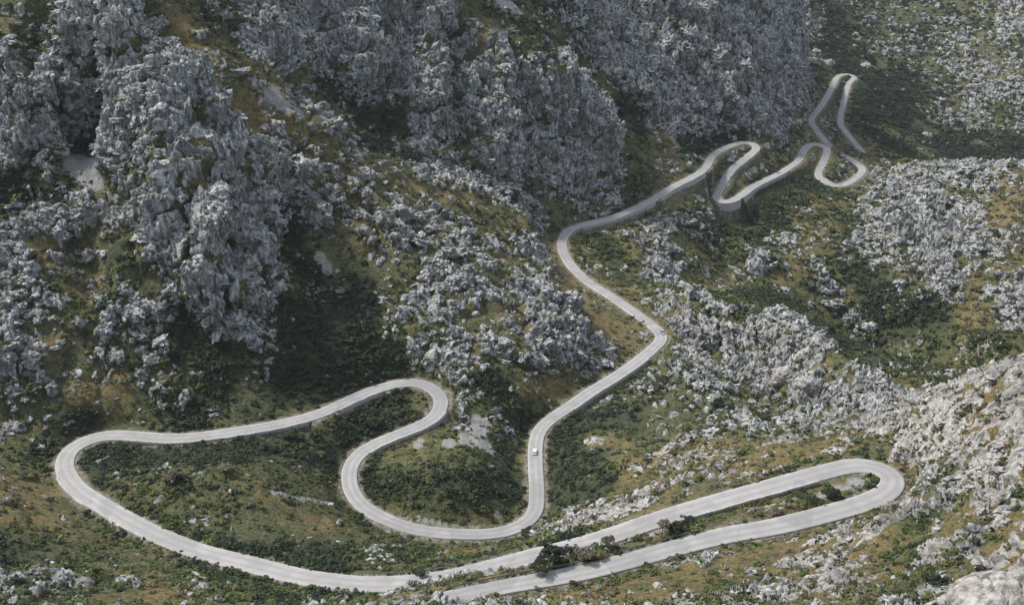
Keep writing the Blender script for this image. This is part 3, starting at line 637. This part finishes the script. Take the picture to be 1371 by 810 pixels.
low_leg = (SS[rk_[fidx]] < 330) & (rdist[fidx] < 20)
ds_ = (.05 + f_cls[:, 3] ** 1.5) * (1.05 - f_rock * .6) * (f_rd > f_hw + np.where(low_leg, .35, 1.2)) * np.where(low_leg & (f_rd < 7), 2.5, 1) * (1 - f_sc) * np.clip(.55 + f_n1 * 1.1, .08, 1.2)
ii = pick(ds_ * np.clip(420 / cdst, .22, 1.3), 120000)
sz = (.36 + 1.1 * rng.random(len(ii)) ** 2.6 + 1.0 * (rng.random(len(ii)) > .975)) * np.clip(cdst[ii] / 400, .8, 1.9) * (.8 + .45 * f_cls[ii, 3])
sz = np.minimum(sz, (f_rd[ii] - f_hw[ii]) * np.where(f_front[ii], .22, np.where(low_leg[ii], 1.6, .75)))
oc = f_cls[ii, 1] + rng.normal(0, .22, len(ii)); hue = np.select([oc > .85, oc > .6, oc > .3], [3, 2, 1], 0); hue = np.where((f_cls[ii, 3] > .7) & (rng.random(len(ii)) < .75), 0, hue)
shp = rng.integers(0, 5, len(ii)); rot_ = np.stack([rng.normal(0, .12, len(ii)), rng.normal(0, .12, len(ii)), rng.uniform(0, 6.28, len(ii))], 1)
scl_ = sz[:, None] * rng.uniform(.8, 1.2, (len(ii), 3)); pos_ = cen[ii] + np.array([0, 0, -.08])
ok = visible(pos_); scr = sz / cdst[ii] * ok * (np.abs(cpx[ii, 0] - CW / 2) < CW / 2) * (np.abs(cpx[ii, 1] - CH / 2) < CH / 2)
top = np.argsort(-scr)[:280]; rest = np.setdiff1d(np.arange(len(ii)), top)
gn_scatter('shrub_cover', pos_[rest], rot_[rest], scl_[rest], hue[rest] * 5 + shp[rest], [m_ for row in SM for m_ in row], 'low mediterranean scrub covering the mountain slopes', 'scrub')
for q in top:
    u, v = cpx[ii[q]]; o = link(bpy.data.objects.new('shrub', SM[hue[q]][shp[q]])); o.location = pos_[q]; o.rotation_euler = rot_[q]; o.scale = scl_[q]
    rg = region(u, v); cl = LM[hue[q]][0]; tag(o, None, 'shrub', '%s shrubs %s' % (cl, rg)); NAMED.append((o, u, cl + ' shrub', cl + ' shrubs', rg))
finish_labels()

# ------------------------------------------------------------------ ground lookup for single things
def near_patch(u, v):
    """first point of the finished ground along the line of sight through a pixel"""
    d = np.hypot(cpx[:, 0] - u, cpx[:, 1] - v); c = np.where(d < 2.2)[0]
    if len(c) == 0: c = np.argsort(d)[:6]
    return cen[c[np.argmin(cdst[c])]]

# ------------------------------------------------------------------ trees
bark = simple('grey_bark', (.11, .095, .08), .9, 0, .3, 4)
def tube(bm, p0, p1, r0, r1, n=7):
    p0, p1 = Vector(p0), Vector(p1); d = (p1 - p0).normalized(); t = d.orthogonal().normalized(); b_ = d.cross(t); rings = []
    for p_, r_ in ((p0, r0), (p1, r1)):
        rings.append([bm.verts.new(p_ + (t * math.cos(6.2832 * k / n) + b_ * math.sin(6.2832 * k / n)) * r_) for k in range(n)])
    for k in range(n): bm.faces.new((rings[0][k], rings[0][(k + 1) % n], rings[1][(k + 1) % n], rings[1][k]))
    bm.faces.new(rings[1])
def tree(u, v, h, wd, mat, label, seed, stem=.35):
    b0 = near_patch(u, v); root = link(bpy.data.objects.new('tree', None)); root.location = b0; tag(root, label, 'tree', 'small trees beside the road')
    r_ = random.Random(seed); bm = bmesh.new(); top_ = Vector((r_.uniform(-.2, .2) * h, r_.uniform(-.1, .1) * h, h * stem))
    tube(bm, (0, 0, -.5), top_ * .5, .045 * h, .035 * h); tube(bm, top_ * .5, top_, .035 * h, .028 * h); tips = []
    for k in range(6):
        a_ = k * 1.05 + r_.uniform(-.3, .3); tp = top_ + Vector((math.cos(a_) * wd * .32, math.sin(a_) * wd * .32, h * r_.uniform(.18, .42))); tube(bm, top_, tp, .022 * h, .008 * h, 5); tips.append(tp)
    bm_obj('trunk', bm, bark, root)
    Vs, Fs, n_ = [], [], 0
    tips.append(top_ + Vector((0, 0, h * .42)))
    for k, tp in enumerate(tips):
        V, Fq = leaves(260, wd * r_.uniform(.26, .36), seed * 10 + k, 5, .13, .85); Vs.append(V + np.array(tp) - np.array([0, 0, wd * .1])); Fs.append(Fq + n_); n_ += len(V)
    link(bpy.data.objects.new('crown', mesh_np('crown', np.vstack(Vs), np.vstack(Fs), mat)), root)
D, Gn, Ol, Dr = [l[1] for l in LM]
for q, a_ in enumerate([(708,716,3.2,5.0,D,'round dark tree standing at the bottom of the straight road with the white car',.25), (741,752,6.2,6.5,D,'tallest dark tree of the clump between the two bottom roads',.4), (720,764,4.2,4.6,D,'dark bushy tree at the left end of the clump between the bottom roads',.3),
    (760,745,4.4,4.2,D,'dark tree on the right side of the clump between the bottom roads',.3), (785,748,3.8,5.2,Dr,'grey-green spreading tree right of the dark clump by the bottom road',.3), (815,733,4.6,3.6,Dr,'small round-crowned grey tree standing against the upper bottom road',.4),
    (800,745,2.6,4.0,Ol,'low olive green tree beside the small round grey tree',.25), (886,713,4.6,3.2,Dr,'slim grey tree with a raised crown beside the upper road leg',.55), (921,704,4.0,3.0,D,'dark tree at the right end of the bank between the bottom roads',.4),
    (904,712,2.8,5.0,D,'broad low dark tree between the slim grey tree and the right end',.25), (1117,665,2.6,4.6,D,'broad dark tree inside the right hairpin',.25), (1090,672,2.4,3.6,D,'smaller dark tree left of the broad one inside the right hairpin',.25),
    (1197,683,2.6,3.2,D,'dark bushy tree just outside the bend of the right hairpin',.25), (390,586,3.4,5.2,D,'dark tree under the inner edge of the upper left road',.25), (230,640,3.2,4.6,Dr,'round grey-green tree in the middle of the left loop',.25),
    (303,632,3.0,4.0,Dr,'pale grey leafless-looking tree in the left loop',.3), (497,568,3.0,6.0,D,'broad dark tree inside the first bend of the S-curve',.25), (117,690,2.6,2.6,D,'small dark tree poking up over the outer edge of the left hairpin',.3),
    (960,545,4.0,5.0,D,'dark green tree among rocks below the grey crag',.3), (865,290,4.0,5.0,D,'dark tree below the wall of the distant rising road',.3), (1250,783,2.4,4.4,D,'dark round tree in the grass near the bottom right corner',.2), (560,770,2.2,3.4,D,'dark tree on the bank above the lowest road leg',.3)]):
    tree(a_[0], a_[1], a_[2] * .72, a_[3] * .75, a_[4], a_[5], seed=q + 3, stem=a_[6])

# ------------------------------------------------------------------ large single boulders
def boulder(u, v, sx, sy, sz_, mat, label, seed, rough_=1.0, crack=0, rz_=0.0, sink=.35):
    b0 = near_patch(u, v); bm = bmesh.new(); bmesh.ops.create_icosphere(bm, subdivisions=5, radius=1)
    V = np.array([w_.co[:] for w_ in bm.verts]); Fc = np.array([[w_.index for w_ in f_.verts] for f_ in bm.faces]); bm.free(); q = V * np.array([1, 1, .8])
    a1, a2, idv, tl = worley(q * 1.5 + seed, seed); b1, b2, id3, tl3 = worley(q * 4 + seed, seed + 3)
    r_ = 1 + rough_ * (.14 * idv + .3 * tl + .05 * id3 + .12 * tl3 + .22 * (np.minimum(b2 - b1, .3) - .2)) + .15 * fbm(q * 1.4 + seed, 3, seed)
    V = V * r_[:, None] * np.array([sx, sy, sz_])
    if crack:
        for cx_, sl in ((-.28, .10), (.12, .16), (.42, .05)):
            x_ = V[:, 0] / sx - cx_ - sl * V[:, 1] / sy - .06 * np.sin(V[:, 1] * 1.9 + cx_ * 9) ; V[:, 2] -= np.exp(-(x_ / .028) ** 2) * sz_ * .34
    o = link(bpy.data.objects.new('boulder', mesh_np('boulder', V, Fc, mat))); o.location = b0 - np.array([0, 0, sz_ * sink]); o.rotation_euler = (0, 0, rz_); tag(o, label, 'boulder')
boulder(1352, 806, 7.5, 6.5, 4.6, ROCKW, 'huge smooth pale boulder split by dark cracks in the bottom right corner', 3, .14, 1, .3, .1)
boulder(203, 478, 3.4, 2.6, 2.2, ROCKW, 'large pale boulder lying on the slope above the upper left road', 4, .9)
boulder(190, 466, 2.3, 2.0, 1.8, ROCKW, 'smaller pale boulder touching the large one above the upper left road', 5, .9)
boulder(585, 476, 3.4, 3.0, 3.0, ROCKW, 'big rounded pale boulder at the foot of the rock spur', 6, .6)
boulder(18, 570, 3.6, 2.6, 2.0, ROCKC, 'grey boulder on the left edge above the left hairpin', 7, .9)
boulder(1052, 500, 4.5, 3.6, 4.0, ROCKW, 'big pale block with a sunlit top on the grey crag', 8, .9)
boulder(1085, 515, 5.0, 3.6, 4.2, ROCKC, 'massive grey block right of the pale one on the crag', 9, .9)
boulder(800, 590, 4.0, 2.8, 1.6, ROCKW, 'flat pale rock hump right of the straight road', 10, .8)
boulder(110, 780, 2.6, 2.0, 1.5, ROCKC, 'grey boulder in the scrub at the bottom left', 11, .9)
boulder(1240, 182, 6.0, 5.0, 4.5, ROCKW, 'pale boulder alone on the dark far slope right of the last hairpin', 12, .8)
boulder(1160, 88, 6.5, 5.0, 5.0, ROCKW, 'pale rock standing just behind the farthest hairpin', 13, .9)
boulder(1110, 84, 7.0, 5.0, 4.0, ROCKC, 'wide grey rock above the farthest hairpin', 14, .9)
boulder(1165, 435, 4.0, 3.2, 3.0, ROCKC, 'grey boulder on the valley slope above the ravine floor', 15, .9)
boulder(1012, 357, 5.0, 4.0, 7.0, ROCKC, 'tall grey rock tooth on the valley slope below the distant hairpins', 16, 1.0)

# ------------------------------------------------------------------ thin stony lines on the ravine floor
def rubble(pts, wd, label):
    pu = np.concatenate([np.linspace(a_, b_, 20) for a_, b_ in zip(np.array(pts[:-1], float), np.array(pts[1:], float))]); bm = bmesh.new(); rr_ = random.Random(int(pts[0][0]))
    b0 = near_patch(*pts[0])
    for u, v in pu:
        c = near_patch(u + rr_.uniform(-.5, .5), v)
        for _ in range(1):
            p_ = Vector(c - b0) + Vector((rr_.uniform(-1, 1) * wd * .5, rr_.uniform(-.8, .8), .2)); s_ = rr_.uniform(.5, .95) * wd
            vs = bmesh.ops.create_icosphere(bm, subdivisions=1, radius=1)['verts']
            for w_ in vs: w_.co = p_ + Vector((w_.co.x * s_, w_.co.y * s_ * 1.9, w_.co.z * s_ * .7)) * rr_.uniform(.8, 1.2)
    o = bm_obj('rubble_line', bm, ROCKW, None, b0); tag(o, label, 'rubble line', 'pale rubble lines on the ravine floor', 'stuff')
for pts, lb in (([(1158,468),(1165,497),(1171,522)], 'long rubble line nearest the grey crag on the ravine floor'), ([(1178,486),(1178,504)], 'short upright rubble line right of the long one by the crag'),
    ([(1212,454),(1218,475),(1225,495)], 'slanting rubble line in the middle of the ravine floor'), ([(1251,452),(1241,466)], 'short bright rubble line leaning right above the ravine floor'), ([(1238,480),(1241,522)], 'straight rubble line below the short bright one'),
    ([(1285,458),(1285,477)], 'leftmost of the four parallel rubble lines'), ([(1293,455),(1293,486)], 'second and longest of the four parallel rubble lines'), ([(1301,458),(1301,480)], 'third of the four parallel rubble lines'), ([(1309,460),(1309,482)], 'rightmost of the four parallel rubble lines'),
    ([(1322,452),(1318,468)], 'bent rubble line right of the four parallel ones'), ([(1196,512),(1186,526)], 'short rubble line leaning right just above the crag end')):
    rubble(pts, .5, lb)

# ------------------------------------------------------------------ the two cars
glass = Mat('car_glass'); glass.base((.012, .014, .017, 1)); glass.b.inputs['Roughness'].default_value = .08; glass.b.inputs['Specular IOR Level'].default_value = .6
tyre = simple('tyre_rubber', (.02, .02, .02)); rimm = simple('wheel_metal', (.45, .45, .46), .35, .8); lampm = simple('headlamp_glass', (.75, .76, .78), .15); redm = simple('tail_lamp', (.4, .02, .02), .2); platem = simple('number_plate', (.7, .7, .68)); blackp = simple('black_plastic', (.03, .03, .032), .6)
def paint(nm, rgb):
    m = Mat(nm); m.base((*rgb, 1)); m.b.inputs['Roughness'].default_value = .28; m.b.inputs['Coat Weight'].default_value = .7; m.b.inputs['Specular IOR Level'].default_value = .5; return m.m
def car(u, v, mat, label, sgn, side):
    k = station(u, v); root = link(bpy.data.objects.new('car', None)); root.scale = (.76, .76, .76); d = T[k] * sgn
    root.location = (RC[k, 0] + NR[k, 0] * side, RC[k, 1] + NR[k, 1] * side, RC[k, 2] + CZ + .15); root.rotation_euler = (math.atan(.08) * (1 if sgn > 0 else -1) * 0, 0, math.atan2(d[1], d[0])); tag(root, label, 'car')
    st_ = [(-2.05, .42, .72, .74), (-1.95, .30, .92, .80), (-1.2, .28, .95, .85), (0, .27, .93, .87), (1.1, .27, .88, .86), (1.75, .29, .80, .80), (2.05, .40, .62, .70)]   # x, floor, shoulder, half width
    bm = bmesh.new(); rings = []
    for x, f_, t_, w_ in st_:
        pr = [(-w_ * .9, f_), (-w_, f_ + .18), (-w_, t_ - .14), (-w_ * .92, t_), (w_ * .92, t_), (w_, t_ - .14), (w_, f_ + .18), (w_ * .9, f_)]; rings.append([bm.verts.new((x, y, z_)) for y, z_ in pr])
    for a_, b_ in zip(rings[:-1], rings[1:]):
        for q in range(8): bm.faces.new((a_[q], a_[(q + 1) % 8], b_[(q + 1) % 8], b_[q]))
    bm.faces.new(rings[0]); bm.faces.new(rings[-1]); bm_obj('body', bm, mat, root)
    bm = bmesh.new(); lo = [(-1.75, -.76, .92), (1.05, -.76, .89), (1.05, .76, .89), (-1.75, .76, .92)]; hi = [(-1.35, -.58, 1.40), (.25, -.58, 1.42), (.25, .58, 1.42), (-1.35, .58, 1.40)]
    A = [bm.verts.new(p_) for p_ in lo]; B = [bm.verts.new(p_) for p_ in hi]
    for q in range(4): bm.faces.new((A[q], A[(q + 1) % 4], B[(q + 1) % 4], B[q]))
    bm.faces.new(B); bm_obj('window', bm, glass.m, root)
    bm = bmesh.new(); add_box(bm, (-.55, 0, 1.435), (1.66, 1.2, .05))
    for y in (-.67, .67):
        for x0_, x1_ in ((.62, .24), (-.45, -.45), (-1.5, -1.33)): tube(bm, (x0_, y * 1.1, .95), (x1_, y * .89, 1.42), .035, .035, 5)
    bm_obj('roof', bm, mat, root)
    wm = rmh = None
    for x in (-1.28, 1.3):
        for y in (-.82, .82):
            if wm is None:
                bm = bmesh.new(); bmesh.ops.create_cone(bm, cap_ends=True, segments=18, radius1=.32, radius2=.32, depth=.22)
                for q in bm.verts: q.co = (q.co.x, q.co.z, q.co.y)
                o = bm_obj('wheel', bm, tyre, root); wm = o.data; bm = bmesh.new(); bmesh.ops.create_cone(bm, cap_ends=True, segments=10, radius1=.19, radius2=.19, depth=.235)
                for q in bm.verts: q.co = (q.co.x, q.co.z, q.co.y)
                r2 = bm_obj('rim', bm, rimm, o); rmh = r2.data
            else: o = link(bpy.data.objects.new('wheel', wm), root); link(bpy.data.objects.new('rim', rmh), o)
            o.location = (x, y, .32)
    for nm, x, mt in (('headlight', 2.0, lampm), ('tail_light', -2.03, redm)):
        for y in (-.52, .52): bm = bmesh.new(); add_box(bm, (x, y, .66), (.1, .3, .14)); bm_obj(nm, bm, mt, root)
    for nm, x in (('front_bumper', 2.04), ('rear_bumper', -2.04)): bm = bmesh.new(); add_box(bm, (x, 0, .42), (.12, 1.4, .16)); bm_obj(nm, bm, blackp, root)
    for x in (2.09, -2.11): bm = bmesh.new(); add_box(bm, (x, 0, .5), (.03, .5, .11)); bm_obj('number_plate', bm, platem, root)
    for y in (-.93, .93): bm = bmesh.new(); add_box(bm, (.55, y, .98), (.14, .18, .12)); bm_obj('mirror', bm, blackp, root)
car(716, 605, paint('white_paint', (.85, .85, .85)), 'white car driving down the straight road in the middle of the view', 1, .2)
car(885, 447, paint('grey_paint', (.3, .32, .35)), 'grey car taking the sharp bend at the foot of the grey crag', -1, -1.0)

# ------------------------------------------------------------------ thin haze filling the valley
zb, zt = float(P[:, 2].min()) - 1.5, float(max(P[:, 2].max(), CZ)) + 8
hm = bpy.data.materials.new('haze_material'); hm.use_nodes = True; ht = hm.node_tree; ht.nodes.clear()
ho = ht.nodes.new('ShaderNodeOutputMaterial'); hv = ht.nodes.new('ShaderNodeVolumePrincipled'); hv.inputs['Color'].default_value = (.80, .88, 1, 1); hv.inputs['Density'].default_value = .00004; hv.inputs['Anisotropy'].default_value = .2
ht.links.new(hv.outputs[0], ho.inputs['Volume'])
bm = bmesh.new(); add_box(bm, (0, 1590, (zb + zt) / 2), (5200, 3400, zt - zb)); hz = bm_obj('haze', bm, hm); tag(hz, kind='stuff', label='thin blue haze filling the valley air')
